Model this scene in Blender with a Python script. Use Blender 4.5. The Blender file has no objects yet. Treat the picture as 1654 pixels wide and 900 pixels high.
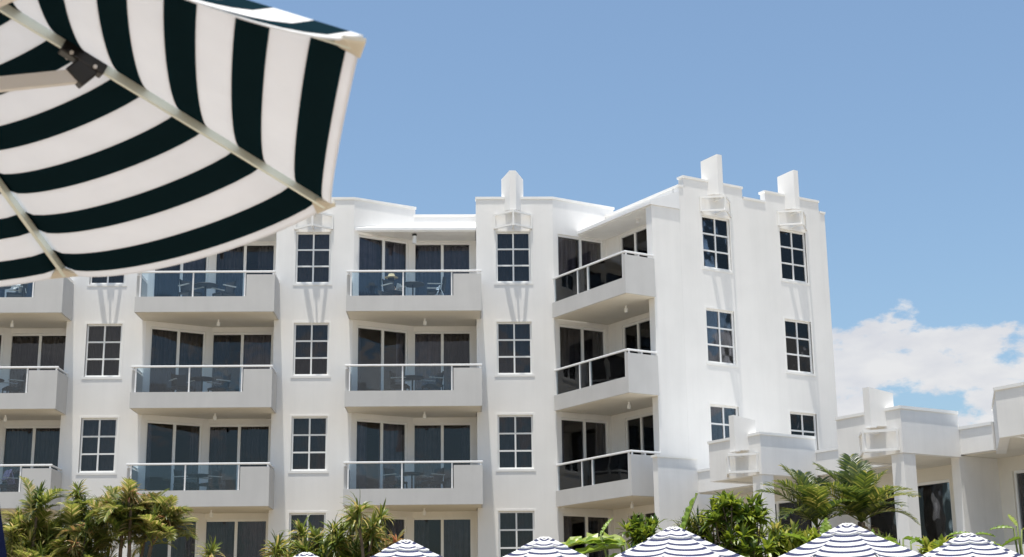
import bpy, bmesh, math, random
from mathutils import Vector, Matrix
random.seed(7)
RAD = math.radians
sc = bpy.context.scene
COL = sc.collection

# ------------------------------------------------------------------ camera
CAM = Vector((-1.466, -46.076, 2.4))
cR = Vector((0.99951481, -0.02894351, -0.01150763))
cU = Vector((0.00418572, -0.24129132, 0.9704437))
cF = Vector((0.03086474, 0.97002102, 0.24105309))
cd = bpy.data.cameras.new('camera')
cam = bpy.data.objects.new('camera', cd)
COL.objects.link(cam)
mw = Matrix((cR, cU, -cF)).transposed().to_4x4()
mw.translation = CAM
cam.matrix_world = mw
cd.sensor_width = 36.0
cd.lens = 51.815
cd.clip_end = 5000
cd.clip_start = 0.05
sc.camera = cam
cd.dof.use_dof = True
cd.dof.focus_distance = 46.0
cd.dof.aperture_fstop = 12.0

# ------------------------------------------------------------------ light
SUN_EL, SUN_AZ = 83.0, -24.0        # azimuth 0 would be straight in front of the main facade (-y); negative: from the left
sc.view_settings.view_transform = 'Standard'
sc.view_settings.look = 'None'
sc.view_settings.exposure = 0.74
sc.view_settings.gamma = 1.0
sl = bpy.data.lights.new('sun', 'SUN')
sl.energy = 4.2
sl.angle = RAD(0.53)
sl.color = (1.0, 0.955, 0.88)
sun = bpy.data.objects.new('sun', sl)
COL.objects.link(sun)
to_sun = Vector((math.sin(RAD(SUN_AZ)) * math.cos(RAD(SUN_EL)), -math.cos(RAD(SUN_AZ)) * math.cos(RAD(SUN_EL)), math.sin(RAD(SUN_EL))))
sun.rotation_euler = to_sun.to_track_quat('Z', 'Y').to_euler()
sun.location = (0, -20, 60)

world = bpy.data.worlds.new('World')
sc.world = world
world.use_nodes = True
wn, wl = world.node_tree.nodes, world.node_tree.links
wn.clear()


def nn(nt, typ, **kw):
    n = nt.nodes.new(typ)
    for k, v in kw.items():
        setattr(n, k, v)
    return n


def wmath(op, a, b=None, clamp=False):
    n = nn(world.node_tree, 'ShaderNodeMath', operation=op, use_clamp=clamp)
    for i, v in enumerate((a, b)):
        if v is None:
            continue
        if hasattr(v, 'links'):
            wl.new(v, n.inputs[i])
        else:
            n.inputs[i].default_value = v
    return n.outputs[0]


sky = nn(world.node_tree, 'ShaderNodeTexSky', sky_type='NISHITA')
sky.sun_disc = False
sky.sun_elevation = RAD(SUN_EL)
sky.sun_rotation = math.atan2(to_sun.x, to_sun.y)
sky.altitude = 0
sky.air_density = 1.0
sky.dust_density = 2.2
sky.ozone_density = 2.0
tint = nn(world.node_tree, 'ShaderNodeMixRGB', blend_type='MULTIPLY')
tint.inputs[0].default_value = 1.0
tint.inputs[2].default_value = (0.885, 0.99, 1.0, 1)
hs = nn(world.node_tree, 'ShaderNodeHueSaturation')
hs.inputs['Saturation'].default_value = 0.97
wl.new(sky.outputs[0], hs.inputs['Color'])
wl.new(hs.outputs[0], tint.inputs[1])
tc = nn(world.node_tree, 'ShaderNodeTexCoord')
sep = nn(world.node_tree, 'ShaderNodeSeparateXYZ')
wl.new(tc.outputs['Generated'], sep.inputs[0])
mp = nn(world.node_tree, 'ShaderNodeMapping')
mp.inputs['Location'].default_value = (9.1, 0.7, 1.9)
mp.inputs['Scale'].default_value = (1.0, 1.0, 2.0)
wl.new(tc.outputs['Generated'], mp.inputs[0])
no = nn(world.node_tree, 'ShaderNodeTexNoise')
no.inputs['Scale'].default_value = 11.0
no.inputs['Detail'].default_value = 9.0
no.inputs['Roughness'].default_value = 0.60
wl.new(mp.outputs[0], no.inputs['Vector'])
# band of cumulus low over the horizon: dense between 9 and 12 degrees, none above 13.5
mr = nn(world.node_tree, 'ShaderNodeMapRange', interpolation_type='SMOOTHSTEP')
mr.inputs['From Min'].default_value = 0.217
mr.inputs['From Max'].default_value = 0.188
wl.new(sep.outputs['Z'], mr.inputs['Value'])
mr2 = nn(world.node_tree, 'ShaderNodeMapRange', interpolation_type='SMOOTHSTEP')
mr2.inputs['From Min'].default_value = 0.140
mr2.inputs['From Max'].default_value = 0.182
wl.new(sep.outputs['Z'], mr2.inputs['Value'])
band = wmath('MULTIPLY', mr.outputs[0], wmath('ADD', wmath('MULTIPLY', mr2.outputs[0], 0.45), 0.55))
dens = wmath('ADD', wmath('ADD', wmath('MULTIPLY', wmath('SUBTRACT', no.outputs['Fac'], 0.5), 1.9), 0.5), wmath('MULTIPLY', wmath('SUBTRACT', band, 1.0), 0.42))
mask = nn(world.node_tree, 'ShaderNodeMapRange', interpolation_type='SMOOTHSTEP')
mask.inputs['From Min'].default_value = 0.285
mask.inputs['From Max'].default_value = 0.44
wl.new(dens, mask.inputs['Value'])
no2 = nn(world.node_tree, 'ShaderNodeTexNoise')
no2.inputs['Scale'].default_value = 16.0
no2.inputs['Detail'].default_value = 5.0
mp2 = nn(world.node_tree, 'ShaderNodeMapping')
mp2.inputs['Scale'].default_value = (1.0, 1.0, 2.4)
wl.new(tc.outputs['Generated'], mp2.inputs[0])
wl.new(mp2.outputs[0], no2.inputs['Vector'])
cr = nn(world.node_tree, 'ShaderNodeValToRGB')
cr.color_ramp.elements[0].position = 0.32
cr.color_ramp.elements[0].color = (3.9, 4.0, 4.35, 1)
cr.color_ramp.elements[1].position = 0.58
cr.color_ramp.elements[1].color = (4.9, 4.9, 4.95, 1)
wl.new(no2.outputs['Fac'], cr.inputs[0])
cm = nn(world.node_tree, 'ShaderNodeMixRGB')
lim = nn(world.node_tree, 'ShaderNodeMapRange', interpolation_type='SMOOTHSTEP')
lim.inputs['From Min'].default_value = 0.236
lim.inputs['From Max'].default_value = 0.210
wl.new(sep.outputs['Z'], lim.inputs['Value'])
wl.new(wmath('MULTIPLY', wmath('MULTIPLY', mask.outputs[0], lim.outputs[0]), 0.96), cm.inputs[0])
wl.new(tint.outputs[0], cm.inputs[1])
wl.new(cr.outputs[0], cm.inputs[2])
bg = nn(world.node_tree, 'ShaderNodeBackground')
bg.inputs['Strength'].default_value = 0.1
wl.new(cm.outputs[0], bg.inputs[0])
wo = nn(world.node_tree, 'ShaderNodeOutputWorld')
wl.new(bg.outputs[0], wo.inputs[0])

cy = sc.cycles
cy.max_bounces = 8
cy.transparent_max_bounces = 12
cy.use_denoising = True


# ------------------------------------------------------------------ materials
def new_mat(name):
    m = bpy.data.materials.new(name)
    m.use_nodes = True
    nt = m.node_tree
    nt.nodes.clear()
    out = nt.nodes.new('ShaderNodeOutputMaterial')
    return m, nt, out


def principled(name, col, rough=0.6, spec=0.4, metal=0.0, var=0.06, vscale=3.0, bump=0.0, bscale=80.0, streak=0.0):
    m, nt, out = new_mat(name)
    p = nt.nodes.new('ShaderNodeBsdfPrincipled')
    p.inputs['Roughness'].default_value = rough
    p.inputs['Specular IOR Level'].default_value = spec
    p.inputs['Metallic'].default_value = metal
    g = nt.nodes.new('ShaderNodeNewGeometry')
    n = nt.nodes.new('ShaderNodeTexNoise')
    n.inputs['Scale'].default_value = vscale
    n.inputs['Detail'].default_value = 5
    nt.links.new(g.outputs['Position'], n.inputs['Vector'])
    ramp = nt.nodes.new('ShaderNodeValToRGB')
    e = ramp.color_ramp.elements
    e[0].position, e[1].position = 0.3, 0.7
    e[0].color = (*[c * (1 - var) for c in col], 1)
    e[1].color = (*[min(1, c * (1 + var * .6)) for c in col], 1)
    nt.links.new(n.outputs['Fac'], ramp.inputs[0])
    src = ramp.outputs[0]
    if streak:
        mpn = nt.nodes.new('ShaderNodeMapping')
        mpn.inputs['Scale'].default_value = (2.2, 2.2, 0.16)
        nt.links.new(g.outputs['Position'], mpn.inputs[0])
        n3 = nt.nodes.new('ShaderNodeTexNoise')
        n3.inputs['Scale'].default_value = 1.6
        n3.inputs['Detail'].default_value = 6
        n3.inputs['Roughness'].default_value = 0.65
        nt.links.new(mpn.outputs[0], n3.inputs['Vector'])
        r3 = nt.nodes.new('ShaderNodeMapRange')
        r3.inputs['From Min'].default_value = 0.45
        r3.inputs['From Max'].default_value = 0.75
        r3.inputs['To Max'].default_value = streak
        nt.links.new(n3.outputs['Fac'], r3.inputs['Value'])
        mx = nt.nodes.new('ShaderNodeMixRGB')
        mx.inputs[2].default_value = (*[c * .62 for c in col], 1)
        nt.links.new(r3.outputs[0], mx.inputs[0])
        nt.links.new(src, mx.inputs[1])
        src = mx.outputs[0]
    nt.links.new(src, p.inputs['Base Color'])
    if bump:
        n2 = nt.nodes.new('ShaderNodeTexNoise')
        n2.inputs['Scale'].default_value = bscale
        n2.inputs['Detail'].default_value = 3
        nt.links.new(g.outputs['Position'], n2.inputs['Vector'])
        b = nt.nodes.new('ShaderNodeBump')
        b.inputs['Strength'].default_value = bump
        b.inputs['Distance'].default_value = 0.01
        nt.links.new(n2.outputs['Fac'], b.inputs['Height'])
        nt.links.new(b.outputs[0], p.inputs['Normal'])
    nt.links.new(p.outputs[0], out.inputs[0])
    return m


def glass_mat(name, tint, gloss=1.0):
    m, nt, out = new_mat(name)
    t = nt.nodes.new('ShaderNodeBsdfTransparent')
    t.inputs[0].default_value = (*tint, 1)
    g = nt.nodes.new('ShaderNodeBsdfGlossy')
    g.inputs['Roughness'].default_value = 0.02
    gg = nt.nodes.new('ShaderNodeNewGeometry')
    wv = nt.nodes.new('ShaderNodeTexNoise')
    wv.inputs['Scale'].default_value = 1.1
    nt.links.new(gg.outputs['Position'], wv.inputs['Vector'])
    bp = nt.nodes.new('ShaderNodeBump')
    bp.inputs['Strength'].default_value = 0.12
    bp.inputs['Distance'].default_value = 0.05
    nt.links.new(wv.outputs['Fac'], bp.inputs['Height'])
    nt.links.new(bp.outputs[0], g.inputs['Normal'])
    f = nt.nodes.new('ShaderNodeFresnel')
    f.inputs['IOR'].default_value = 1.5
    mu = nt.nodes.new('ShaderNodeMath')
    mu.operation = 'MULTIPLY'
    mu.inputs[1].default_value = gloss
    nt.links.new(f.outputs[0], mu.inputs[0])
    mx = nt.nodes.new('ShaderNodeMixShader')
    nt.links.new(mu.outputs[0], mx.inputs[0])
    nt.links.new(t.outputs[0], mx.inputs[1])
    nt.links.new(g.outputs[0], mx.inputs[2])
    nt.links.new(mx.outputs[0], out.inputs[0])
    return m


def fabric_mat(name, col, trans, weave=900.0, tcol=None):
    m, nt, out = new_mat(name)
    d = nt.nodes.new('ShaderNodeBsdfDiffuse')
    t = nt.nodes.new('ShaderNodeBsdfTranslucent')
    g = nt.nodes.new('ShaderNodeNewGeometry')
    n = nt.nodes.new('ShaderNodeTexNoise')
    n.inputs['Scale'].default_value = 9
    n.inputs['Detail'].default_value = 6
    nt.links.new(g.outputs['Position'], n.inputs['Vector'])
    ramp = nt.nodes.new('ShaderNodeValToRGB')
    ramp.color_ramp.elements[0].position = .3
    ramp.color_ramp.elements[1].position = .7
    ramp.color_ramp.elements[0].color = (*[c * .93 for c in col], 1)
    ramp.color_ramp.elements[1].color = (*col, 1)
    nt.links.new(n.outputs['Fac'], ramp.inputs[0])
    nt.links.new(ramp.outputs[0], d.inputs[0])
    t.inputs[0].default_value = (*(tcol or col), 1)
    w = nt.nodes.new('ShaderNodeTexNoise')
    w.inputs['Scale'].default_value = weave
    nt.links.new(g.outputs['Position'], w.inputs['Vector'])
    b = nt.nodes.new('ShaderNodeBump')
    b.inputs['Strength'].default_value = .15
    b.inputs['Distance'].default_value = .001
    nt.links.new(w.outputs['Fac'], b.inputs['Height'])
    w2 = nt.nodes.new('ShaderNodeTexNoise')
    w2.inputs['Scale'].default_value = 7
    w2.inputs['Detail'].default_value = 3
    nt.links.new(g.outputs['Position'], w2.inputs['Vector'])
    b2 = nt.nodes.new('ShaderNodeBump')
    b2.inputs['Strength'].default_value = .3
    b2.inputs['Distance'].default_value = .03
    nt.links.new(w2.outputs['Fac'], b2.inputs['Height'])
    nt.links.new(b.outputs[0], b2.inputs['Normal'])
    nt.links.new(b2.outputs[0], d.inputs['Normal'])
    nt.links.new(b2.outputs[0], t.inputs['Normal'])
    mx = nt.nodes.new('ShaderNodeMixShader')
    mx.inputs[0].default_value = trans
    nt.links.new(d.outputs[0], mx.inputs[1])
    nt.links.new(t.outputs[0], mx.inputs[2])
    nt.links.new(mx.outputs[0], out.inputs[0])
    return m


def leaf_mat(name, c0, c1, c2, trans=0.35, rough=0.4):
    """c0..c1 by noise and object, some tips in c2"""
    m, nt, out = new_mat(name)
    g = nt.nodes.new('ShaderNodeNewGeometry')
    oi = nt.nodes.new('ShaderNodeObjectInfo')
    ri = g.outputs['Random Per Island']
    ramp = nt.nodes.new('ShaderNodeValToRGB')
    e = ramp.color_ramp.elements
    e[0].position, e[0].color = 0.0, (*c0, 1)
    e[1].position, e[1].color = 0.72, (*c1, 1)
    e2 = ramp.color_ramp.elements.new(1.0)
    e2.color = (*c2, 1)
    ad = nt.nodes.new('ShaderNodeMath')
    ad.operation = 'ADD'
    nt.links.new(ri, ad.inputs[0])
    ml = nt.nodes.new('ShaderNodeMath')
    ml.operation = 'MULTIPLY_ADD'
    ml.inputs[1].default_value = .5
    ml.inputs[2].default_value = -.25
    nt.links.new(oi.outputs['Random'], ml.inputs[0])
    nt.links.new(ml.outputs[0], ad.inputs[1])
    nt.links.new(ad.outputs[0], ramp.inputs[0])
    p = nt.nodes.new('ShaderNodeBsdfPrincipled')
    p.inputs['Roughness'].default_value = rough
    p.inputs['Specular IOR Level'].default_value = .5
    nt.links.new(ramp.outputs[0], p.inputs['Base Color'])
    t = nt.nodes.new('ShaderNodeBsdfTranslucent')
    hs = nt.nodes.new('ShaderNodeHueSaturation')
    hs.inputs['Value'].default_value = 1.5
    hs.inputs['Hue'].default_value = .485
    nt.links.new(ramp.outputs[0], hs.inputs['Color'])
    nt.links.new(hs.outputs[0], t.inputs[0])
    mx = nt.nodes.new('ShaderNodeMixShader')
    mx.inputs[0].default_value = trans
    nt.links.new(p.outputs[0], mx.inputs[1])
    nt.links.new(t.outputs[0], mx.inputs[2])
    nt.links.new(mx.outputs[0], out.inputs[0])
    return m


M = {}
M['render'] = principled('white_render', (.81, .797, .775), .75, .25, var=.04, vscale=.9, bump=.25, bscale=45, streak=.11)
M['render_low'] = principled('white_render_low', (.81, .795, .77), .75, .25, var=.05, vscale=1.2, bump=.25, bscale=45, streak=.16)
M['cap'] = principled('white_cap', (.82, .81, .785), .6, .3, var=.05, vscale=2)
M['balcony'] = principled('grey_balcony_paint', (.57, .56, .545), .7, .3, var=.05, vscale=1.3, bump=.2, bscale=40, streak=.12)
M['soffit'] = principled('cream_soffit', (.74, .70, .62), .8, .2, var=.05, vscale=1.0)
M['frame'] = principled('white_frame', (.80, .80, .79), .35, .5, var=.02)
M['rail'] = principled('white_rail', (.82, .82, .82), .3, .5, var=.02)
M['roof'] = principled('white_roof', (.82, .82, .82), .5, .4, var=.04, vscale=1.5)
M['glass'] = glass_mat('dark_door_glass', (.76, .76, .78), 1.0)
M['bglass'] = glass_mat('balcony_glass', (.80, .87, .91), 1.3)
M['curtain'] = principled('charcoal_curtain', (.075, .073, .088), .9, .1, var=.15, vscale=4)
M['curtain2'] = principled('lilac_grey_curtain', (.23, .225, .28), .9, .1, var=.15, vscale=4)
M['curtain3'] = principled('grey_curtain', (.15, .145, .155), .9, .1, var=.15, vscale=4)
M['blind2'] = principled('pale_blind', (.16, .15, .16), .9, .1, var=.12, vscale=5)
M['blind'] = principled('grey_blind', (.085, .08, .088), .9, .1, var=.12, vscale=5)
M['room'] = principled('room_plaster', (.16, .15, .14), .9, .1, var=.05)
M['concrete'] = principled('concrete', (.36, .35, .33), .9, .2, var=.12, vscale=.8, bump=.2)
M['deck'] = principled('deck_boards', (.30, .22, .15), .7, .3, var=.25, vscale=3)
M['grass'] = principled('planting_soil', (.20, .16, .10), .95, .1, var=.3, vscale=2, bump=.5, bscale=12)
M['ground'] = principled('pool_paving', (.44, .385, .30), .8, .3, var=.1, vscale=.6)
M['wicker'] = principled('dark_wicker', (.035, .032, .032), .55, .4, var=.2, vscale=30)
M['lighttrim'] = principled('pale_cushion', (.55, .54, .52), .8, .2, var=.05)
M['black'] = principled('black_plastic', (.012, .012, .013), .4, .5)
M['alu'] = principled('aluminium_rib', (.76, .86, .82), .35, .5, metal=.05, var=.04)
M['pole'] = principled('white_pole', (.7, .7, .69), .35, .5)
M['white_fab'] = fabric_mat('white_canvas', (.82, .81, .80), .43, tcol=(.81, .845, .885))
M['navy_fab'] = fabric_mat('navy_canvas', (.008, .022, .030), .24, tcol=(.006, .060, .072))
M['navy_sunlit'] = fabric_mat('navy_canvas_sunlit', (.05, .055, .105), .1)  # the same navy canvas, with its sunlit look put into a lighter colour
M['pocket'] = fabric_mat('cream_pocket', (.80, .78, .70), .35)
M['navy_cover'] = fabric_mat('navy_cover', (.012, .017, .05), .05)
M['skin'] = principled('skin', (.50, .30, .21), .5, .4)
M['shirt'] = principled('dark_shirt', (.05, .045, .05), .9, .1)
M['straw'] = principled('straw', (.62, .50, .30), .9, .1, var=.15, vscale=40)
M['paper'] = principled('paper', (.75, .74, .72), .8, .1)
M['towel'] = principled('white_blue_towel', (.62, .68, .76), .95, .1, var=.2, vscale=14)
M['lav'] = principled('lavender_towel', (.5, .42, .62), .95, .1, var=.15, vscale=10)
M['trunk'] = principled('palm_trunk', (.16, .12, .085), .9, .2, var=.35, vscale=9, bump=.6, bscale=25)
M['drac'] = leaf_mat('dracaena_leaf', (.04, .075, .014), (.19, .23, .035), (.44, .36, .12))
M['dracred'] = leaf_mat('dracaena_leaf_red', (.05, .075, .02), (.26, .21, .06), (.42, .19, .10))
M['cane'] = leaf_mat('cane_palm_leaf', (.07, .11, .018), (.27, .29, .06), (.52, .42, .18), trans=.42)
M['palm'] = leaf_mat('palm_leaf', (.025, .055, .012), (.15, .19, .025), (.42, .37, .09), trans=.42)
M['dead'] = leaf_mat('dead_palm_leaf', (.24, .16, .08), (.42, .31, .18), (.5, .42, .28), trans=.25, rough=.7)
M['shrub'] = leaf_mat('bright_shrub_leaf', (.045, .09, .012), (.22, .29, .025), (.42, .42, .07))
M['banana'] = leaf_mat('banana_leaf', (.09, .17, .02), (.17, .27, .03), (.26, .33, .05), trans=.4)
M['stem'] = principled('green_stem', (.16, .20, .06), .6, .3, var=.2, vscale=10)


# ------------------------------------------------------------------ mesh helper
class MB:
    def __init__(s):
        s.v, s.f, s.m = [], [], []

    def poly(s, pts, mi=0):
        b = len(s.v)
        s.v += [tuple(p) for p in pts]
        s.f.append(tuple(range(b, b + len(pts))))
        s.m.append(mi)

    def box(s, x0, x1, y0, y1, z0, z1, mi=0):
        b = len(s.v)
        s.v += [(x0, y0, z0), (x1, y0, z0), (x1, y1, z0), (x0, y1, z0), (x0, y0, z1), (x1, y0, z1), (x1, y1, z1), (x0, y1, z1)]
        for q in ((3, 2, 1, 0), (4, 5, 6, 7), (0, 1, 5, 4), (1, 2, 6, 5), (2, 3, 7, 6), (3, 0, 4, 7)):
            s.f.append(tuple(b + i for i in q))
            s.m.append(mi)

    def prism(s, xy, z0, z1, mi=0):
        """xy counter-clockwise seen from above; z0, z1 numbers or lists"""
        n = len(xy)
        za = z0 if isinstance(z0, (list, tuple)) else [z0] * n
        zb = z1 if isinstance(z1, (list, tuple)) else [z1] * n
        b = len(s.v)
        s.v += [(p[0], p[1], za[i]) for i, p in enumerate(xy)] + [(p[0], p[1], zb[i]) for i, p in enumerate(xy)]
        s.f.append(tuple(b + i for i in reversed(range(n))))
        s.f.append(tuple(b + n + i for i in range(n)))
        s.m += [mi, mi]
        for i in range(n):
            j = (i + 1) % n
            s.f.append((b + i, b + j, b + n + j, b + n + i))
            s.m.append(mi)

    def bar(s, p, q, w, h, up=(0, 0, 1), mi=0):
        """rectangular bar from p to q, w across, h along up"""
        p, q = Vector(p), Vector(q)
        d = (q - p).normalized()
        u = Vector(up)
        if abs(d.dot(u)) > .98:
            u = Vector((0, 1, 0))
        sd = d.cross(u).normalized()
        u = sd.cross(d).normalized()
        b = len(s.v)
        for e in (p, q):
            for a, c in ((-1, -1), (1, -1), (1, 1), (-1, 1)):
                s.v.append(tuple(e + sd * a * w / 2 + u * c * h / 2))
        for f in ((0, 1, 2, 3), (7, 6, 5, 4), (0, 4, 5, 1), (1, 5, 6, 2), (2, 6, 7, 3), (3, 7, 4, 0)):
            s.f.append(tuple(b + i for i in f))
            s.m.append(mi)

    def tube(s, pts, rads, n=8, cap=True, mi=0):
        pts = [Vector(p) for p in pts]
        if not isinstance(rads, (list, tuple)):
            rads = [rads] * len(pts)
        b = len(s.v)
        for i, p in enumerate(pts):
            d = (pts[min(i + 1, len(pts) - 1)] - pts[max(i - 1, 0)]).normalized()
            u = Vector((0, 0, 1)) if abs(d.z) < .95 else Vector((1, 0, 0))
            a = d.cross(u).normalized()
            c = a.cross(d)
            for k in range(n):
                t = 2 * math.pi * k / n
                s.v.append(tuple(p + (a * math.cos(t) + c * math.sin(t)) * rads[i]))
        for i in range(len(pts) - 1):
            for k in range(n):
                l = (k + 1) % n
                s.f.append((b + i * n + k, b + i * n + l, b + (i + 1) * n + l, b + (i + 1) * n + k))
                s.m.append(mi)
        if cap:
            s.f.append(tuple(b + k for k in reversed(range(n))))
            s.f.append(tuple(b + (len(pts) - 1) * n + k for k in range(n)))
            s.m += [mi, mi]

    def lathe(s, prof, n=16, c=(0, 0), mi=0):
        b = len(s.v)
        for r, z in prof:
            for k in range(n):
                t = 2 * math.pi * k / n
                s.v.append((c[0] + r * math.cos(t), c[1] + r * math.sin(t), z))
        for i in range(len(prof) - 1):
            for k in range(n):
                l = (k + 1) % n
                s.f.append((b + i * n + k, b + i * n + l, b + (i + 1) * n + l, b + (i + 1) * n + k))
                s.m.append(mi)
        s.f.append(tuple(b + k for k in reversed(range(n))))
        s.f.append(tuple(b + (len(prof) - 1) * n + k for k in range(n)))
        s.m += [mi, mi]

    def mesh(s, name, mats, smooth=False):
        me = bpy.data.meshes.new(name)
        me.from_pydata(s.v, [], s.f)
        for m in (mats if isinstance(mats, (list, tuple)) else [mats]):
            me.materials.append(m)
        me.polygons.foreach_set('material_index', s.m)
        if smooth:
            me.polygons.foreach_set('use_smooth', [True] * len(s.f))
        me.update()
        return me


def link(name, data, parent=None, loc=(0, 0, 0), rz=0.0):
    o = bpy.data.objects.new(name, data)
    COL.objects.link(o)
    o.location = loc
    o.rotation_euler = (0, 0, rz)
    if parent is not None:
        o.parent = parent
    return o


def obj(name, mb, mats, parent=None, loc=(0, 0, 0), rz=0.0, bevel=0.0, smooth=False):
    o = link(name, mb.mesh(name, mats, smooth), parent, loc, rz)
    if bevel:
        b = o.modifiers.new('bevel', 'BEVEL')
        b.width = bevel
        b.segments = 2
        b.limit_method = 'ANGLE'
    return o


def tag(o, label=None, cat=None, group=None, kind=None):
    for k, v in (('label', label), ('category', cat), ('group', group), ('kind', kind)):
        if v:
            o[k] = v
    return o


def thing(name, label, cat, loc=(0, 0, 0), rz=0.0, group=None):
    return tag(link(name, None, None, loc, rz), label, cat, group)


def copy_tree(o, parent=None):
    c = o.copy()
    COL.objects.link(c)
    if parent is not None:
        c.parent = parent
    for ch in list(o.children):
        copy_tree(ch, c)
    return c


# ------------------------------------------------------------------ ground
g = MB(); g.box(-400, 400, -400, 600, -.6, 0)
tag(obj('ground', g, M['ground']), kind='structure')
g = MB(); g.box(-14, 12, -52, -41.2, .0, .8)
tag(obj('pool_deck', g, M['deck'], loc=(0, 0, .004)), kind='structure')
g = MB(); g.box(-60, 60, -30.5, 60, 0, 2.0)
tag(obj('planting_terrace', g, M['grass'], loc=(0, 0, .004)), kind='structure')
g = MB(); g.box(-60, 60, -30.9, -30.5, 0, 2.15); g.box(-60, 60, -30.95, -30.45, 2.15, 2.22)
tag(obj('retaining_wall', g, M['render_low']), 'low white retaining wall below the planting in front of the hotel', 'wall')

# ------------------------------------------------------------------ main building
ZO = 0.8                     # all building heights below are measured from z = 0.8
ZB = 1.22                    # foot of the walls
B0 = Vector((-6.4, 6.0, ZO))
bld = thing('hotel_building', 'white four storey hotel with stepped parapets, stacked balconies and an angled end wing', 'building', B0)
W0 = Vector((6.96, -1.29, 0))
TH = RAD(30.08)
D2 = Vector((math.cos(TH), math.sin(TH), 0))
N2 = Vector((math.sin(TH), -math.cos(TH), 0))


def rel(p, root=B0):
    return (p[0] - root[0], p[1] - root[1], (p[2] if len(p) > 2 else 0) + ZO - root[2])


def bpart(name, mb, mat, origin=(0, 0, 0), rz=0.0, bevel=0.0, root=None, rootloc=None):
    return obj(name, mb, mat, root or bld, rel(origin, rootloc or B0), rz, bevel)


def wall_mb(u0, u1, z0, z1, openings=(), t=.22):
    """wall in local x (along), y (0 front, t back), z with real openings and reveals"""
    us = sorted({u0, u1, *[o[0] for o in openings], *[o[1] for o in openings]})
    zs = sorted({z0, z1, *[o[2] for o in openings], *[o[3] for o in openings]})
    nu, nz = len(us) - 1, len(zs) - 1

    def solid(i, j):
        if i < 0 or j < 0 or i >= nu or j >= nz:
            return False
        a, b = (us[i] + us[i + 1]) / 2, (zs[j] + zs[j + 1]) / 2
        return not any(o[0] < a < o[1] and o[2] < b < o[3] for o in openings)
    mb = MB()
    for i in range(nu):
        for j in range(nz):
            if not solid(i, j):
                continue
            a, b, c, d = us[i], us[i + 1], zs[j], zs[j + 1]
            mb.poly([(a, 0, c), (b, 0, c), (b, 0, d), (a, 0, d)])
            mb.poly([(a, t, d), (b, t, d), (b, t, c), (a, t, c)])
            if not solid(i - 1, j):
                mb.poly([(a, 0, d), (a, t, d), (a, t, c), (a, 0, c)])
            if not solid(i + 1, j):
                mb.poly([(b, 0, c), (b, t, c), (b, t, d), (b, 0, d)])
            if not solid(i, j - 1):
                mb.poly([(a, 0, c), (a, t, c), (b, t, c), (b, 0, c)])
            if not solid(i, j + 1):
                mb.poly([(a, 0, d), (b, 0, d), (b, t, d), (a, t, d)])
    return mb


# ---- shared window pieces
WW, WH = 1.12, 1.70


def frame_mesh(w, h):
    mb = MB()
    y0, y1, f = .055, .12, .055
    mb.box(-w / 2, -w / 2 + f, y0, y1, 0, h)
    mb.box(w / 2 - f, w / 2, y0, y1, 0, h)
    mb.box(-w / 2 + f, w / 2 - f, y0, y1, 0, f)
    mb.box(-w / 2 + f, w / 2 - f, y0, y1, h - f, h)
    return mb.mesh('window_frame', M['frame'])


def bars_mesh(w, h):
    mb = MB()
    f = .055
    b = .05
    mb.box(-b / 2, b / 2, .06, .115, f, h - f)
    ph = (h - 2 * f - 2 * b) / 3
    for k in (1, 2):
        z = f + k * ph + (k - 1) * b
        mb.box(-w / 2 + f, -b / 2, .063, .112, z, z + b)
        mb.box(b / 2, w / 2 - f, .063, .112, z, z + b)
    return mb.mesh('glazing_bars', M['frame'])


def sill_mesh(w):
    mb = MB()
    mb.box(-w / 2 - .07, w / 2 + .07, -.012, .06, -.075, -.002)
    return mb.mesh('sill', M['cap'])


def arch_mesh(w, h):
    mb = MB()
    a = .06
    mb.box(-w / 2 - a, -w / 2, -.008, .05, 0, h + a)
    mb.box(w / 2, w / 2 + a, -.008, .05, 0, h + a)
    mb.box(-w / 2, w / 2, -.008, .05, h + .002, h + a)
    return mb.mesh('window_surround', M['cap'])


def fold_sheet(w, h, mat, name, amp=.035, n=44, seed=0, zig=.0):
    rnd = random.Random(seed)
    mb = MB()
    ph = rnd.random() * 6
    xs = [-w / 2 + w * i / n for i in range(n + 1)]
    ys = [amp * math.sin(x * 34 + ph + 1.3 * math.sin(x * 9 + ph)) + .4 * amp * math.sin(x * 71 + ph) for x in xs]
    for i in range(n):
        mb.poly([(xs[i], ys[i], 0), (xs[i + 1], ys[i + 1], 0), (xs[i + 1], ys[i + 1] * .8, h), (xs[i], ys[i] * .8, h)])
    return mb.mesh(name, mat, smooth=True)


WIN_FRAME, WIN_BARS, WIN_SILL, WIN_ARCH = frame_mesh(WW, WH), bars_mesh(WW, WH), sill_mesh(WW), arch_mesh(WW, WH)
pw, ph_ = (WW - .11 - .05) / 2, (WH - .11 - .10) / 3
_m = MB(); _m.box(-pw / 2, pw / 2, 0, .008, 0, ph_)
WIN_PANE = _m.mesh('pane', M['glass'])
WIN_BLIND = [fold_sheet(WW + .2, WH + .1, M['blind' if k < 3 else 'blind2'], 'curtain', .022, 36, k) for k in range(5)]


def window(origin, rz, u, zhead, root=None, rootloc=None):
    ox = Vector(origin) + Vector((math.cos(rz) * u, math.sin(rz) * u, zhead - WH))
    w = link('window', WIN_FRAME, root or bld, rel(ox, rootloc or B0), rz)
    link('glazing_bars', WIN_BARS, w)
    link('sill', WIN_SILL, w)
    link('window_surround', WIN_ARCH, w)
    for i in (-1, 1):
        for k in range(3):
            p = link('pane', WIN_PANE, w, (i * (pw / 2 + .025), .085, .055 + k * (ph_ + .05)))
            p.rotation_euler = (random.uniform(-.004, .004), 0, random.uniform(-.006, .006))
    link('curtain', random.choice(WIN_BLIND), w, (0, .30, -.05))
    return w


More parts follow.
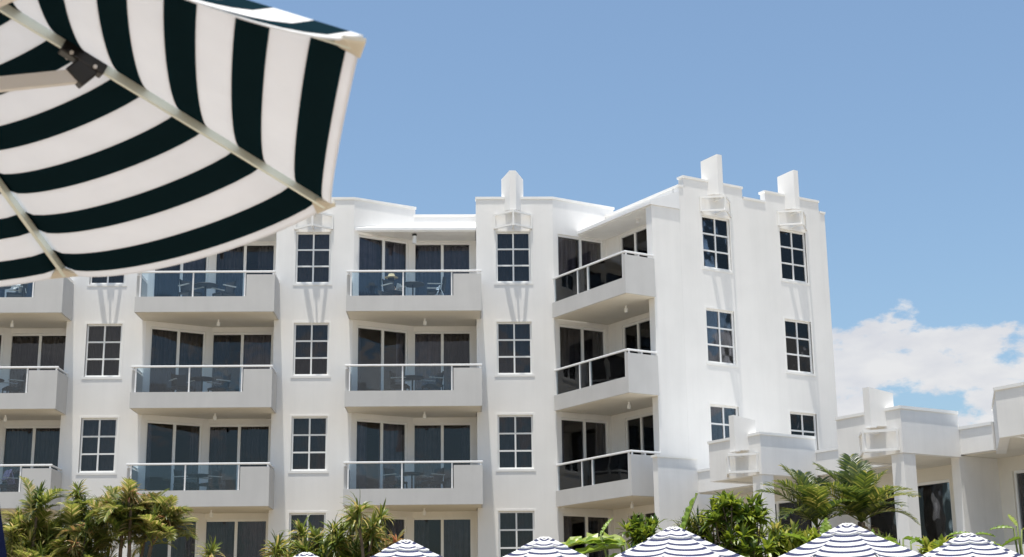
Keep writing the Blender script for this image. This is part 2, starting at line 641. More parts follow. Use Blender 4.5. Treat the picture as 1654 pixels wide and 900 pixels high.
def door(origin, rz, u0, u1, z0, z1, split=.5, drawn=(1, 1), root=None, rootloc=None, seed=0):
    """sliding door of two glazed leaves in an opening"""
    W, H = u1 - u0, z1 - z0
    ox = Vector(origin) + Vector((math.cos(rz) * u0, math.sin(rz) * u0, z0))
    mb = MB()
    f = .055
    mb.box(0, f, .05, .14, 0, H)
    mb.box(W - f, W, .05, .14, 0, H)
    mb.box(f, W - f, .05, .14, H - .07, H)
    mb.box(f, W - f, .05, .14, 0, .05)
    c = W * split
    mb.box(c - .045, c + .045, .055, .135, .05, H - .07)
    d = bpart('sliding_door', mb, M['frame'], ox, rz, root=root, rootloc=rootloc)
    for a, b, k in ((f, c - .045, 0), (c + .045, W - f, 1)):
        p = MB(); p.box(a, b, .09, .10, .05, H - .07)
        o = obj('pane', p, M['glass'], d)
        if drawn[k]:
            fr = drawn[k]
            wd = (b - a + .08) * fr
            ce = a - .04 + wd / 2 if k == 0 else b + .04 - wd / 2
            cm_ = random.Random(seed * 13 + k).choice(['curtain', 'curtain2', 'curtain3', 'curtain3'] if z1 < 14 else ['curtain2', 'curtain2', 'curtain3'])
            link('curtain', fold_sheet(wd, H - .05, M[cm_], 'curtain', .05, int(56 * fr) + 6, seed * 7 + k), d, (ce, .30, 0))
    return d


HEADS = [14.57, 11.56, 8.55, 5.54]
FFL = [12.05, 9.05, 6.05, 3.05]
WHEADS = [14.62, 11.62, 8.62, 5.62]
PIERS = [-19.42, -12.94, -6.40, .05]
FACA = RAD(30.0)
rnd = random.Random(3)


def hood_mesh(p=.5):
    mb = MB()
    for z in (14.73, 15.17):
        for s in (-1, 1):
            mb.bar((s * .62, -.0, z), (s * .02, -p, z), .045, .06)
        mb.bar((0, 0, z - .004), (0, -p + .02, z - .004), .04, .05)
    for s in (-1, 1):
        mb.bar((s * .60, -.03, 14.70), (s * .60, -.03, 15.20), .05, .05)
    mb.bar((0, -p + .02, 14.69), (0, -p + .02, 15.21), .06, .06)
    return mb.mesh('window_hood', M['cap'])


def fin_mesh(top=16.6, z0=15.27):
    mb = MB()
    mb.prism([(-.10, -.32), (.10, -.32), (.36, .18), (-.36, .18)], 15.3, [top, top, top - .15, top - .15])
    mb.prism([(-.10, -.325), (.10, -.325), (.16, -.20), (-.16, -.20)], z0, 15.3)
    return mb.mesh('pilaster_fin', M['render'])


HOOD, FIN = hood_mesh(), fin_mesh()
LOWFIN = fin_mesh(16.22)


def door_curtains(k):
    if k == 0:
        return (1, 1) if rnd.random() < .75 else (1, .6)
    r = rnd.random()
    return (1, 1) if r < .4 else ((.55, 1) if r < .65 else ((1, .35) if r < .85 else (.3, .3)))


for wc in PIERS:
    L, R = wc - 1.2, wc + 1.3
    o = (0, 0, 0)
    ops = [(wc - WW / 2, wc + WW / 2, z - WH, z) for z in WHEADS]
    bpart('wall', wall_mb(L, R, ZB, 15.72, ops), M['render'])
    mb = MB(); mb.box(L - .02, R + .012, -.02, .26, 15.72, 15.80)
    bpart('parapet_cap', mb, M['cap'])
    mb = wall_mb(0, 1.0, ZB, 15.70, (), .2)           # left return of the pier
    bpart('wall', mb, M['render'], (L + .001, 1.105, 0), RAD(-90))
    fo = (R, 0, 0)
    if wc > -1:
        fend = 2.45
    else:
        fend = 2.24
    t0, t1 = (.17, 1.99)
    ops = [(t0, t1, f, h) for f, h in zip(FFL, HEADS)]
    bpart('wall', wall_mb(.0, fend, ZB, 15.72, ops), M['render'], fo, FACA)
    mb = MB(); mb.box(.0, fend + .03, -.02, .26, 15.722, 15.80)
    bpart('parapet_cap', mb, M['cap'], fo, FACA)
    for k, (f, h) in enumerate(zip(FFL, HEADS)):
        door(fo, FACA, t0, t1, f, h, .515, door_curtains(k), seed=int(wc * 3) + k)
    for z in WHEADS:
        window((0, 0, 0), 0, wc, z)
    h = link('window_hood', HOOD, bld, rel((wc, 0, 0)))
    h = link('pilaster_fin', FIN, bld, rel((wc, 0, 0)))
    if wc > -1:
        continue
    # recessed wall with sliding doors up to the next pier
    fr = (wc + 3.22, 1.10, 0)
    NX = wc + (6.48 if wc < -19 else (6.54 if wc < -12 else 6.45))
    RW = NX - 1.2 - fr[0]
    d0, d1 = -.03, RW - .17
    ops = [(d0, d1, f, h) for f, h in zip(FFL, HEADS)]
    bpart('wall', wall_mb(-.06, RW, ZB, 15.46, ops, .2), M['render'], fr)
    mb = MB(); mb.box(-.5, RW, -.02, .26, 15.46, 15.53)
    bpart('parapet_cap', mb, M['cap'], fr)
    for k, (f, h) in enumerate(zip(FFL, HEADS)):
        door(fr, 0, d0, d1, f, h, .5, door_curtains(k), seed=int(wc * 5) + k + 11)
    # lean-to roof over the top balcony
    mb = MB()
    xl, xr = wc + 1.33, NX - 1.2 - .005
    mb.prism([(xl, -.06), (xr, -.06), (xr, 1.098), (xl + 1.7, 1.098)], 14.66, [14.75, 14.75, 15.22, 15.22])
    bpart('porch_roof', mb, M['roof'])
    mb = MB()
    mb.prism([(xl + .15, -.03), (xr - .02, -.03), (xr - .02, 1.09), (xl + 1.85, 1.09)], 14.62, 14.657)
    bpart('porch_soffit', mb, M['cap'])
    mb = MB(); mb.lathe([(.065, 14.30), (.065, 14.55)], 12, (wc + 3.25, .25))
    cl_ = bpart('ceiling_light', mb, M['rail'])
    mb = MB(); mb.lathe([(.075, 14.552), (.075, 14.618)], 12, (wc + 3.25, .25))
    cap_ = obj('light_cap', mb, M['black'], cl_)

# ---- balconies of the main front


def balcony_parts(W, facet):
    """local: x 0..W along, y -1.2 front, z from floor level 0"""
    s = MB()
    s.box(0, W, -1.2, -.004, -.33, 0)
    s.prism([(.12, -.0035), (W - .16, -.0035), (W - .16, 1.096), (2.0, 1.096)], -.325, -.002)
    s.box(0, W - .88, -1.2, -1.08, .0, .16)
    s.box(W - .88, W, -1.2, -1.08, .0, .86)
    s.box(0, .1, -1.08, -.004, 0, .86)
    s.box(W - .12, W, -1.08, -.004, 0, .86)
    r = MB()
    r.box(-.01, W + .01, -1.185, -1.105, .93, .99)
    r.box(.01, .08, -1.105, -.004, .935, .985)
    r.box(W - .09, W - .02, -1.105, -.004, .935, .985)
    posts = []
    for x, z in ((.14, .16), (1.77, .16), (W - .93, .16), (W - .06, .86), (.05, .86)):
        p = MB(); p.box(x - .022, x + .022, -1.165, -1.12, z, .93)
        posts.append(p)
    gl = []
    for a, b in ((.17, 1.74), (1.80, W - .96)):
        q = MB(); q.box(a, b, -1.147, -1.137, .165, .925)
        gl.append(q)
    lt = MB()
    lt.lathe([(.05, -.335), (.05, -.345), (.028, -.352), (.028, -.42), (.055, -.43), (.055, -.54), (.03, -.56)], 12, (2.42, -.1))
    return s, r, posts, gl, lt


bmesh_cache = {}
BAL = []
for wc in PIERS[:3]:
    NX = {PIERS[0]: -12.94, PIERS[1]: -6.40, PIERS[2]: .05}[wc]
    x0, x1 = wc + 1.18, NX - 1.05
    for k in range(3):
        zf = FFL[k] + .01
        s, r, posts, gl, lt = balcony_parts(x1 - x0, True)
        b = bpart('balcony', s, M['balcony'], (x0, 0, zf), 0)
        sof = MB()
        W = x1 - x0
        sof.box(.05, W - .05, -1.14, -.01, -.342, -.332)
        sof.prism([(.16, -.008), (W - .18, -.008), (W - .18, 1.09), (2.05, 1.09)], -.337, -.327)
        obj('soffit', sof, M['soffit'], b)
        obj('handrail', r, M['rail'], b, bevel=.012)
        for p in posts:
            obj('post', p, M['rail'], b)
        for q in gl:
            obj('glass_panel', q, M['bglass'], b)
        obj('ceiling_light', lt, M['rail'], b, smooth=False)
        BAL.append((wc, k, x0, x1, zf))

# ---- end wing
wo_ = tuple(W0)
ops = [(c - WW / 2, c + WW / 2, z - WH, z) for c in (-.65, 2.567) for z in WHEADS]
bpart('wall', wall_mb(-2.1, 4.05, ZB, 15.40, ops, .25), M['render'], wo_, TH)
bpart('wall', wall_mb(-3.18, -2.102, ZB, 14.655, (), .28), M['render'], wo_, TH)
for a, b, z in ((-1.89, .5, 15.80), (1.47, 3.80, 15.83)):
    mb = MB(); mb.box(a, b, 0, .24, 15.40, z - .07)
    bpart('parapet', mb, M['render'], wo_, TH)
    mb = MB(); mb.box(a - .03, b + .03, -.02, .28, z - .07, z)
    bpart('parapet_cap', mb, M['cap'], wo_, TH)
for a, b in ((-2.1, -1.925), (.535, 1.435), (3.835, 4.08)):
    mb = MB(); mb.box(a, b, -.02, .28, 15.40, 15.47)
    bpart('parapet_cap', mb, M['cap'], wo_, TH)
for c in (-.65, 2.567):
    for z in WHEADS:
        window(wo_, TH, c, z)
    link('window_hood', HOOD, bld, rel(W0 + D2 * c), TH)
    f = link('pilaster_fin', FIN, bld, rel(W0 + D2 * c), TH)
# inner side wall with doors
io = tuple(W0 - D2 * 2.1)
TI = TH - math.pi / 2
ops = [(-3.19, -1.62, f, h) for f, h in zip(FFL, HEADS)]
bpart('wall', wall_mb(-4.6, -.282, ZB, 15.40, ops, .22), M['render'], io, TI)
mb = MB(); mb.box(-4.6, -.0, -.02, .26, 15.40, 15.47)
bpart('parapet_cap', mb, M['cap'], io, TI)
for k, (f, h) in enumerate(zip(FFL, HEADS)):
    door(io, TI, -3.19, -1.62, f, h, .5, door_curtains(k), seed=91 + k)
mb = MB()
mb.prism([(-4.05, -1.14), (.03, -1.14), (.03, -.003), (-4.05, -.003)], 14.66, [14.76, 14.76, 15.25, 15.25])
bpart('porch_roof', mb, M['roof'], io, TI)
mb = MB(); mb.box(-3.95, -.29, -1.08, -.01, 14.62, 14.657)
bpart('porch_soffit', mb, M['cap'], io, TI)
mb = MB(); mb.lathe([(.06, 14.50), (.06, 14.62)], 12, (-1.4, -.55))
bpart('ceiling_light', mb, M['rail'], io, TI)
# right flank and back walls
bpart('wall', wall_mb(-9.0, -.26, ZB, 15.40, (), .25), M['render'], tuple(W0 + D2 * 3.8), TI)
# corner balconies (local x = b, y = -m)
for k in range(3):
    zf = FFL[k] + .01
    s = MB()
    s.box(-4.30, -3.184, -.07, 3.90, -.33, 0)
    s.box(-3.1835, -2.105, .285, 3.90, -.325, -.002)
    s.box(-4.30, -4.18, .06, 3.90, 0, .16)
    s.box(-4.30, -3.19, -.07, .06, 0, .86)
    b = bpart('balcony', s, M['balcony'], tuple(W0 + Vector((0, 0, zf))), TH)
    sof = MB(); sof.box(-4.25, -3.19, -.02, 3.88, -.342, -.332); sof.box(-3.189, -2.12, .3, 3.88, -.337, -.327)
    obj('soffit', sof, M['soffit'], b)
    r = MB()
    r.box(-4.29, -4.21, -.065, 3.9, .93, .99)
    r.box(-4.21, -3.185, -.06, .02, .932, .988)
    obj('handrail', r, M['rail'], b, bevel=.012)
    for x, y, z in ((-4.25, .10, .16), (-4.25, 1.95, .16), (-4.25, 2.5, .16), (-4.25, 3.84, .16), (-3.75, -.02, .86), (-4.22, -.02, .86)):
        p = MB(); p.box(x - .022, x + .022, y - .022, y + .022, z, .93)
        obj('post', p, M['rail'], b)
    for a, c in ((.14, 1.91), (1.99, 3.80)):
        q = MB(); q.box(-4.257, -4.247, a, c, .165, .925)
        obj('glass_panel', q, M['bglass'], b)
    lt = MB(); lt.lathe([(.05, -.335), (.05, -.345), (.028, -.352), (.028, -.42), (.055, -.43), (.055, -.54), (.03, -.56)], 12, (-3.3, 1.3))
    obj('ceiling_light', lt, M['rail'], b)

# ---- floors, roofs, room backs
for z in FFL:
    mb = MB(); mb.box(-22, 3.4, 1.32, 8.5, z - .3, z)
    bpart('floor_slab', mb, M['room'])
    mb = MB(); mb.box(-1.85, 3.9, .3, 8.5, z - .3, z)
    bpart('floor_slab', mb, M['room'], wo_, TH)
mb = MB(); mb.box(-22, 3.4, 1.32, 8.5, 15.0, 15.2)
for wc in PIERS:
    mb.prism([(wc - .98, .24), (wc + 1.3, .24), (wc + 3.1, 1.3), (wc - .98, 1.3)], 15.0, 15.2)
bpart('roof', mb, M['cap'])
mb = MB(); mb.box(-1.85, 3.9, .3, 8.5, 15.0, 15.2)
bpart('roof', mb, M['cap'], wo_, TH)
mb = MB(); mb.box(-22, 3.4, 5.2, 5.4, ZB, 15.0)
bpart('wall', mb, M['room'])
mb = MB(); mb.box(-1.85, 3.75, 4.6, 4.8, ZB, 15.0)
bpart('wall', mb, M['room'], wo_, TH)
mb = MB(); mb.box(-22.2, 3.4, 8.5, 8.7, ZB, 15.2); mb.box(-22.2, -22, 1.3, 8.5, ZB, 15.2)
bpart('wall', mb, M['render'])
for wc in PIERS[:3]:                                     # party walls between the rooms
    mb = MB(); mb.box(wc - .1, wc + .1, .5, 5.2, ZB, 15.0)
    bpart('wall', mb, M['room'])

# ------------------------------------------------------------------ low veranda building
V0 = W0 + D2 * -1.0 + N2 * 8.0
V0 = Vector((V0.x, V0.y, 2.0))
low = thing('veranda_building', 'low white single storey building with stepped parapets and square columns at right', 'building', V0)


def vpart(name, mb, mat, bevel=0.0):
    return bpart(name, mb, mat, wo_, TH, bevel, low, V0)


MC = [1.0, 5.92, 10.75, 15.55]                            # local: x = b, y = -m
BF, BL, BB = -4.5, -2.6, -1.3
for j, mc in enumerate(MC):
    ms = mc - 2.07
    x0 = BF
    # block: a hollow raised parapet box carried on the soffit
    mb = MB()
    if j == 0:
        mb.box(BF + .45, BL - .003, -mc, -mc + .22, ZB, 6.75)          # solid flank beside the hotel
    else:
        mb.box(BF, BF + .2, -mc, -ms, 5.74, 6.75)
        mb.box(BF + .2, BL - .003, -mc, -mc + .2, 5.74, 6.75)
        if j < 3:
            mb.box(BF + .2, BL + .4, -ms - .2, -ms, 5.74, 6.75)
    vpart('parapet', mb, M['render_low'])
    mb = MB()
    if j == 0:
        mb.box(BF + .41, BL, -mc - .022, -mc + .26, 6.75, 6.82)
    else:
        mb.box(BF - .022, BF + .24, -mc - .022, -ms + .03, 6.75, 6.82)
        mb.box(BF + .24, BL, -mc - .022, -mc + .24, 6.75, 6.82)
        if j < 3:
            mb.box(BF + .24, BL + .4, -ms - .24, -ms + .03, 6.75, 6.82)
    vpart('parapet_cap', mb, M['cap'])
    # link parapet up to the next block
    nx = (MC[j + 1] - 2.07) if j < 3 else mc + 3
    nxs = nx
    if j == 2:
        nx = 11.72
    mb = MB(); mb.box(BL, BL + .2, -nx + .003, -mc + .2, 5.80, 6.38)
    vpart('parapet', mb, M['render_low'])
    mb = MB(); mb.box(BL - .022, BL + .24, -nx + .003, -mc + .2, 6.38, 6.45)
    vpart('parapet_cap', mb, M['cap'])
    # soffits
    mb = MB()
    if j:
        mb.box(BF + .205, BL + .2, -mc + .205, -ms - .205, 5.77, 5.85)
    mb.box(BL + .203, BB + .3, -nxs - .2, -mc + .2, 5.78, 5.86)
    if j == 2:
        mb.prism([(BL + .2, -13.48), (BL + .2, -11.75), (BF + .25, -13.48)], 5.783, 5.863)
    if j:
        mb.box(BL + .21, BB + .3, -mc + .201, -ms - .1, 5.785, 5.865)
    vpart('veranda_soffit', mb, M['soffit'])
    mb = MB(); mb.box(BL + .21, 1.6, -nxs + .01, -mc + (2.1 if j else .2), 6.0, 6.15)
    vpart('roof', mb, M['cap'])
    if j:
        mb = MB(); mb.box(BF + .02, BF + .40, -mc + .02, -mc + .40, ZB, 5.738)
        vpart('column', mb, M['render_low'], .006)
        mb = MB(); mb.box(BL - .02, BB, -mc + .05, -mc + .30, ZB, 5.776)
        vpart('dividing_wall', mb, M['render_low'])
        c = -mc + .72
        for nm, me in (('roof_hood', HOOD), ('pilaster_fin', LOWFIN)):
            q = link(nm, me, low, rel(W0 + D2 * BF + N2 * (mc - .72) + Vector((0, 0, -8.9)), V0), TI)
    # back wall with a dark glazed door
    d0, d1 = mc + .35, mc + 3.25
    mb = wall_mb(mc - .3 if j == 0 else mc + .0, nx + 2.07, ZB, 5.9, [(d0, d1, 3.05, 5.45)], .2)
    vpart_ = bpart('wall', mb, M['soffit'], tuple(W0 + D2 * BB), TI, 0, low, V0)
    door(tuple(W0 + D2 * BB), TI, d0, d1, 3.05, 5.45, .5, (.35, .5), low, V0, 40 + j)
mb = MB(); mb.box(-1.2, 1.6, -19, -.3, 3.0, 3.05)
vpart('floor_slab', mb, M['concrete'])
mb = MB(); mb.box(1.6, 1.8, -19, -.3, ZB, 6.2)
vpart('wall', mb, M['room'])
mb = MB(); mb.box(-5.1, BB, -19, -1.2, ZB, 3.02)
vpart('veranda_floor', mb, M['concrete'])
mb = MB(); mb.box(-5.1, -4.95, -19, -12.2, 3.02, 3.45)
vpart('planter_wall', mb, M['render_low'])
# the block at the right edge has a splayed corner
mb = MB(); mb.prism([(BF + .002, -13.50), (BL + .30, -11.52), (BL + .48, -11.66), (BF + .20, -13.60)][::-1], 5.745, 6.75)
vpart('parapet', mb, M['render_low'])
mb = MB(); mb.prism([(BF - .02, -13.49), (BL + .285, -11.505), (BL + .50, -11.68), (BF + .24, -13.64)][::-1], 6.752, 6.822)
vpart('parapet_cap', mb, M['cap'])

# ------------------------------------------------------------------ parasols
RP, HP = 1.10, .493
RIBL = math.hypot(RP, HP)


def canopy_mb(rot, PER=.137, D0=.022, DW=.064, sag=.058, inw=.018, nt=18):
    mb = MB()
    ds = [0.0]
    k = 0
    while D0 + k * PER < RIBL - .05:
        ds += [D0 + k * PER, D0 + k * PER + DW]
        k += 1
    ds = [d for d in ds if d < RIBL - .03] + [RIBL - .02]
    fine, mats = [], []
    for a, b in zip(ds[:-1], ds[1:]):
        mi = 1 if (ds.index(a) % 2 == 1) else 0
        for q in range(3):
            fine.append(a + (b - a) * q / 3)
            mats.append(mi)
    fine.append(ds[-1])
    for p in range(8):
        a0, a1 = rot + p * math.pi / 4, rot + (p + 1) * math.pi / 4
        am = (a0 + a1) / 2
        base = len(mb.v)
        for d in fine:
            fr = 1 - d / RIBL
            r, z = RP * fr, HP * (1 - fr)
            for i in range(nt + 1):
                t = i / nt
                e = 4 * t * (1 - t)
                e = e ** .68
                amt = fr ** 1.1
                x = r * ((1 - t) * math.cos(a0) + t * math.cos(a1))
                y = r * ((1 - t) * math.sin(a0) + t * math.sin(a1))
                x -= math.cos(am) * inw * e * amt
                y -= math.sin(am) * inw * e * amt
                mb.v.append((x, y, z - sag * e * amt))
        n1 = nt + 1
        for j in range(len(fine) - 1):
            for i in range(nt):
                mb.f.append((base + j * n1 + i, base + j * n1 + i + 1, base + (j + 1) * n1 + i + 1, base + (j + 1) * n1 + i))
                mb.m.append(mats[j])
    return mb


def vent_mb(rot):
    mb = MB()
    rings = [(.20, -.035, 0), (.18, -.026, 0), (.155, -.014, 1), (.095, .015, 0), (.07, .028, 1), (.03, .047, 0)]
    base = 0
    for r, z, _ in rings:
        for k in range(24):
            t = rot + 2 * math.pi * k / 24
            e = abs(math.sin(4 * (t - rot)))
            mb.v.append((r * math.cos(t) * (1 - .06 * e), r * math.sin(t) * (1 - .06 * e), HP - .085 + .044 + z - .012 * e))
    for j in range(len(rings) - 1):
        for k in range(24):
            l = (k + 1) % 24
            mb.f.append((j * 24 + k, j * 24 + l, (j + 1) * 24 + l, (j + 1) * 24 + k))
            mb.m.append(rings[j + 1][2])
    mb.f.append(tuple(5 * 24 + k for k in range(24)))
    mb.m.append(0)
    return mb


def parasol(label, loc, ze, rot, runner, group=None, tilt=(0, 0), stripe=(.137, .022, .064), dark='navy_fab'):
    """root at the foot; canopy edge at height ze over it"""
    root = thing('parasol', label, 'parasol', loc, 0, group)
    can = obj('canopy', canopy_mb(rot, *stripe), [M['white_fab'], M[dark]], root, (0, 0, ze), smooth=True)
    can.rotation_euler = (tilt[0], tilt[1], 0)
    sm = can.modifiers.new('thick', 'SOLIDIFY')
    sm.thickness = .0025
    sm.offset = 1
    v = obj('vent_cap', vent_mb(rot), [M['white_fab'], M[dark]], can, smooth=True)
    for k in range(8):
        a = rot + k * math.pi / 4
        c, s = math.cos(a), math.sin(a)
        r_ = MB()
        q0 = Vector((c * RP * .985, s * RP * .985, HP * .015 - .016))
        q1 = Vector((c * .06, s * .06, HP * (1 - .06 / RP) - .016))
        r_.bar(q0, q1, .009, .018)
        rb = obj('rib', r_, M['alu'], can)
        f = 1 - .478
        jb = Vector((c * RP * f, s * RP * f, HP * (1 - f) - .03))
        bk = MB()
        t0 = Vector((-s, c, 0))
        d = (q1 - q0).normalized()
        bk.bar(jb - d * .045 + Vector((0, 0, .012)), jb + d * .045 + Vector((0, 0, .012)), .026, .032)
        bk.bar(jb - d * .01, jb - d * .0 - Vector((c * .02, s * .02, .035)), .024, .044)
        bo = obj('bracket', bk, M['black'], can, bevel=.003)
        bt = MB(); bt.tube([jb - d * .02 - t0 * .016, jb - d * .02 + t0 * .016], .004, 8); bt.tube([jb + d * .03 - t0 * .016, jb + d * .03 + t0 * .016], .004, 8)
        obj('bolt', bt, M['pole'], can)
        st = MB()
        jp = Vector((c * .05, s * .05, runner - ze))
        st.bar(jb - Vector((0, 0, .025)), jp, .016, .026)
        obj('strut', st, M['pole'], can)
        # fabric pocket that takes the rib tip
        p = MB()
        t = Vector((-s, c, 0))
        e = Vector((c * RP, s * RP, 0))
        i1 = e - d * -.0
        ins = e + d * .045
        dn = Vector((0, 0, -.012))
        p.poly([e + dn * .3 + Vector((c, s, 0)) * .006, e + t * .04 - Vector((c, s, 0)) * .017 + dn, ins + dn * 1.6 + t * .012, ins + dn * 1.6 - t * .012, e - t * .04 - Vector((c, s, 0)) * .017 + dn])
        po = obj('corner_pocket', p, M['pocket'], can)
        sm = po.modifiers.new('thick', 'SOLIDIFY')
        sm.thickness = .006
    mb = MB(); mb.lathe([(.055, runner - .05), (.055, runner + .03), (.035, runner + .05)], 16)
    obj('runner', mb, M['black'], root)
    mb = MB(); mb.lathe([(.05, ze + HP - .06), (.05, ze + HP - .01)], 16)
    obj('hub', mb, M['black'], root)
    mb = MB(); mb.lathe([(.024, .06), (.024, ze + HP - .02)], 16)
    obj('pole', mb, M['pole'], root)
    mb = MB(); mb.lathe([(.30, 0), (.30, .05), (.10, .08), (.035, .09), (.035, .3)], 24)
    obj('base', mb, M['concrete'], root)
    return root


parasol('large navy and white striped parasol overhead at upper left, seen from below', (-2.688, -43.702, .804), 3.276 - .804, .534, 3.30 - .804, tilt=(-.007, -.024))
small = parasol('small striped parasol top in front of the leafy shrub below the second balcony stack', (-2.93, -32.45, 0), 3.23 - HP - .0, .2, 2.35, 'striped parasols along the pool', stripe=(.092, .03, .036), dark='navy_sunlit')
SMALL = [
    (-1.97, -33.95, .35, 'striped parasol top peeking up below the middle balcony stack'),
    (-.85, -34.15, .1, 'striped parasol top just left of the broad banana leaf'),
    (.06, -35.06, .30, 'striped parasol top between the banana leaf and the bright shrub'),
    (1.31, -35.26, -.12, 'widest striped parasol top, standing in front of the palm'),
    (2.58, -34.11, .32, 'striped parasol top below the open veranda at right'),
]
for x, y, r, lab in SMALL:
    c = copy_tree(small)
    c.location = (x, y, 0)
    c.rotation_euler = (0, 0, r)
    c['label'] = lab

# folded navy parasol near the camera, bottom left
cp = thing('closed_parasol', 'folded plain navy parasol close by at the lower left corner', 'parasol', (-2.87, -42.05, .804))
mb = MB()
n = 28
prof = [(.17, .75), (.20, .8), (.215, 1.1), (.20, 1.5), (.16, 1.85), (.11, 2.1), (.05, 2.25), (.02, 2.28)]
for r, z in prof:
    for k in range(n):
        t = 2 * math.pi * k / n
        rr = r * (1 + .10 * math.cos(8 * t + z))
        mb.v.append((rr * math.cos(t), rr * math.sin(t), z))
for i in range(len(prof) - 1):
    for k in range(n):
        l = (k + 1) % n
        mb.f.append((i * n + k, i * n + l, (i + 1) * n + l, (i + 1) * n + k)); mb.m.append(0)
obj('folded_canopy', mb, M['navy_cover'], cp, smooth=True)
mb = MB(); mb.lathe([(.024, .06), (.024, 2.3)], 12)
obj('pole', mb, M['pole'], cp)
mb = MB(); mb.lathe([(.26, 0), (.26, .05), (.04, .09), (.04, .25)], 20)
obj('base', mb, M['concrete'], cp)


# ------------------------------------------------------------------ balcony furniture
def chair_proto():
    root = thing('armchair', 'x', 'chair', group='wicker chairs on the balconies')
    mb = MB(); mb.box(-.27, .27, -.27, .25, .36, .43)
    obj('seat', mb, M['wicker'], root, bevel=.015)
    mb = MB()
    for i in range(6):
        a0, a1 = -.9 + 1.8 * i / 6, -.9 + 1.8 * (i + 1) / 6
        p0, p1 = (.29 * math.sin(a0), .05 + .24 * math.cos(a0)), (.29 * math.sin(a1), .05 + .24 * math.cos(a1))
        q0, q1 = (p0[0] * 1.12, p0[1] * 1.12 + .03), (p1[0] * 1.12, p1[1] * 1.12 + .03)
        for s in (1, .9):
            mb.poly([(p0[0] * s, p0[1] * s, .42), (p1[0] * s, p1[1] * s, .42), (q1[0] * s, q1[1] * s, .86), (q0[0] * s, q0[1] * s, .86)])
        mb.poly([(q0[0] * .9, q0[1] * .9, .86), (q1[0] * .9, q1[1] * .9, .86), (q1[0], q1[1], .86), (q0[0], q0[1], .86)])
    obj('backrest', mb, M['wicker'], root)
    for s in (-1, 1):
        mb = MB(); mb.box(s * .30 - .03, s * .30 + .03, -.26, .22, .61, .635); pass
        obj('armrest', mb, M['lighttrim'], root)
        for y in (-.24, .22):
            mb = MB(); mb.bar((s * .24, y, .36), (s * .27, y * 1.1, 0), .035, .035)
            obj('leg', mb, M['wicker'], root)
    return root


def table_proto():
    root = thing('side_table', 'x', 'table', group='round tables on the balconies')
    mb = MB(); mb.lathe([(.36, .66), (.37, .68), (.36, .70)], 24)
    obj('table_top', mb, M['wicker'], root)
    mb = MB(); mb.lathe([(.025, .02), (.025, .66)], 10)
    obj('pedestal', mb, M['wicker'], root)
    mb = MB(); mb.lathe([(.22, 0), (.20, .02), (.03, .04)], 18)
    obj('foot', mb, M['wicker'], root)
    return root


FLOORN = ['top', 'second highest', 'third highest']
STACK = {PIERS[0]: 'leftmost balcony stack', PIERS[1]: 'second balcony stack from the left', PIERS[2]: 'middle balcony stack'}
cproto, tproto = chair_proto(), table_proto()
first = [True]


def put(proto, x, y, z, rz, label, fst):
    o = proto if fst else copy_tree(proto)
    o.location = (x, y, z)
    o.rotation_euler = (0, 0, rz)
    o['label'] = label
    return o


fst = True
jit = random.Random(9)
for wc, k, x0, x1, zf in BAL:
    z = zf + ZO + .004
    spots = [(1.55, -.45, 1.0, 'left'), (2.55, -.40, -1.0, 'right')]
    if wc == PIERS[2] and k == 0:
        spots = [(1.35, -.5, 1.2, 'left'), (2.85, -.45, -1.3, 'right')]
    if wc == PIERS[0]:
        spots = [(2.6, -.4, -1.0, 'right')]
    for dx, dy, rz, side in spots:
        put(cproto, x0 + dx + jit.uniform(-.18, .18), dy + jit.uniform(-.15, .12), z, rz + jit.uniform(-.5, .5), 'dark wicker armchair %s of the table, %s balcony, %s' % (side, FLOORN[k], STACK[wc]), fst)
        put(tproto, x0 + 2.05, -.5, z, 0, 'small pale round table, %s balcony, %s' % (FLOORN[k], STACK[wc]), fst) if side == spots[0][3] else None
        fst = False
for k in range(3):
    p = W0 + D2 * -3.75 + N2 * -1.1
    put(cproto, p.x, p.y, FFL[k] + ZO + .02, TH + .6, 'dark wicker armchair on the %s balcony of the angled corner stack' % FLOORN[k], False)

# towels
tw = MB()
for i in range(10):
    for j in range(6):
        def q(a, b):
            t = a / 10
            y = -.12 + .5 * t
            z = .9 - abs(t - .4) * .75 + .02 * math.sin(b * 2.1 + a)
            return ((b / 6 - .5) * .55, y * .5 + .015 * math.sin(b * 3), z)
        tw.poly([q(i, j), q(i, j + 1), q(i + 1, j + 1), q(i + 1, j)])


def towel(label, mat, loc, rz):
    o = obj('towel', tw, mat, None, loc, rz, smooth=True)
    s = o.modifiers.new('thick', 'SOLIDIFY'); s.thickness = .015
    return tag(o, label, 'towel')


zt = FFL[0] + ZO + .02
towel('pale blue and white towel beside the right hand chair on the middle top balcony', M['towel'], (-2.40, -.62, zt - .34), -1.3)
towel('white towel over a chair on the top left balcony, below the large parasol', M['paper'], (-15.62, -.42, zt + .0), -.9)
towel('lavender towel over a chair on the lowest left balcony', M['lav'], (-15.55, -.42, FFL[2] + ZO + .02), -.9)

# low lounge chair for the reader
lc = thing('lounge_chair', 'low dark lounge chair under the person in the straw hat', 'chair', (-3.84, -.05, zt), .75)
mb = MB(); mb.box(-.28, .28, -.55, .20, .14, .19)
obj('seat', mb, M['wicker'], lc, bevel=.015)
mb = MB(); mb.bar((0, .22, .18), (0, .42, .62), .54, .05, (0, 1, 0))
obj('backrest', mb, M['wicker'], lc, bevel=.015)
for sx in (-1, 1):
    for sy in (-.5, .15):
        mb = MB(); mb.box(sx * .25 - .02, sx * .25 + .02, sy - .02, sy + .02, 0, .138)
        obj('leg', mb, M['wicker'], lc)
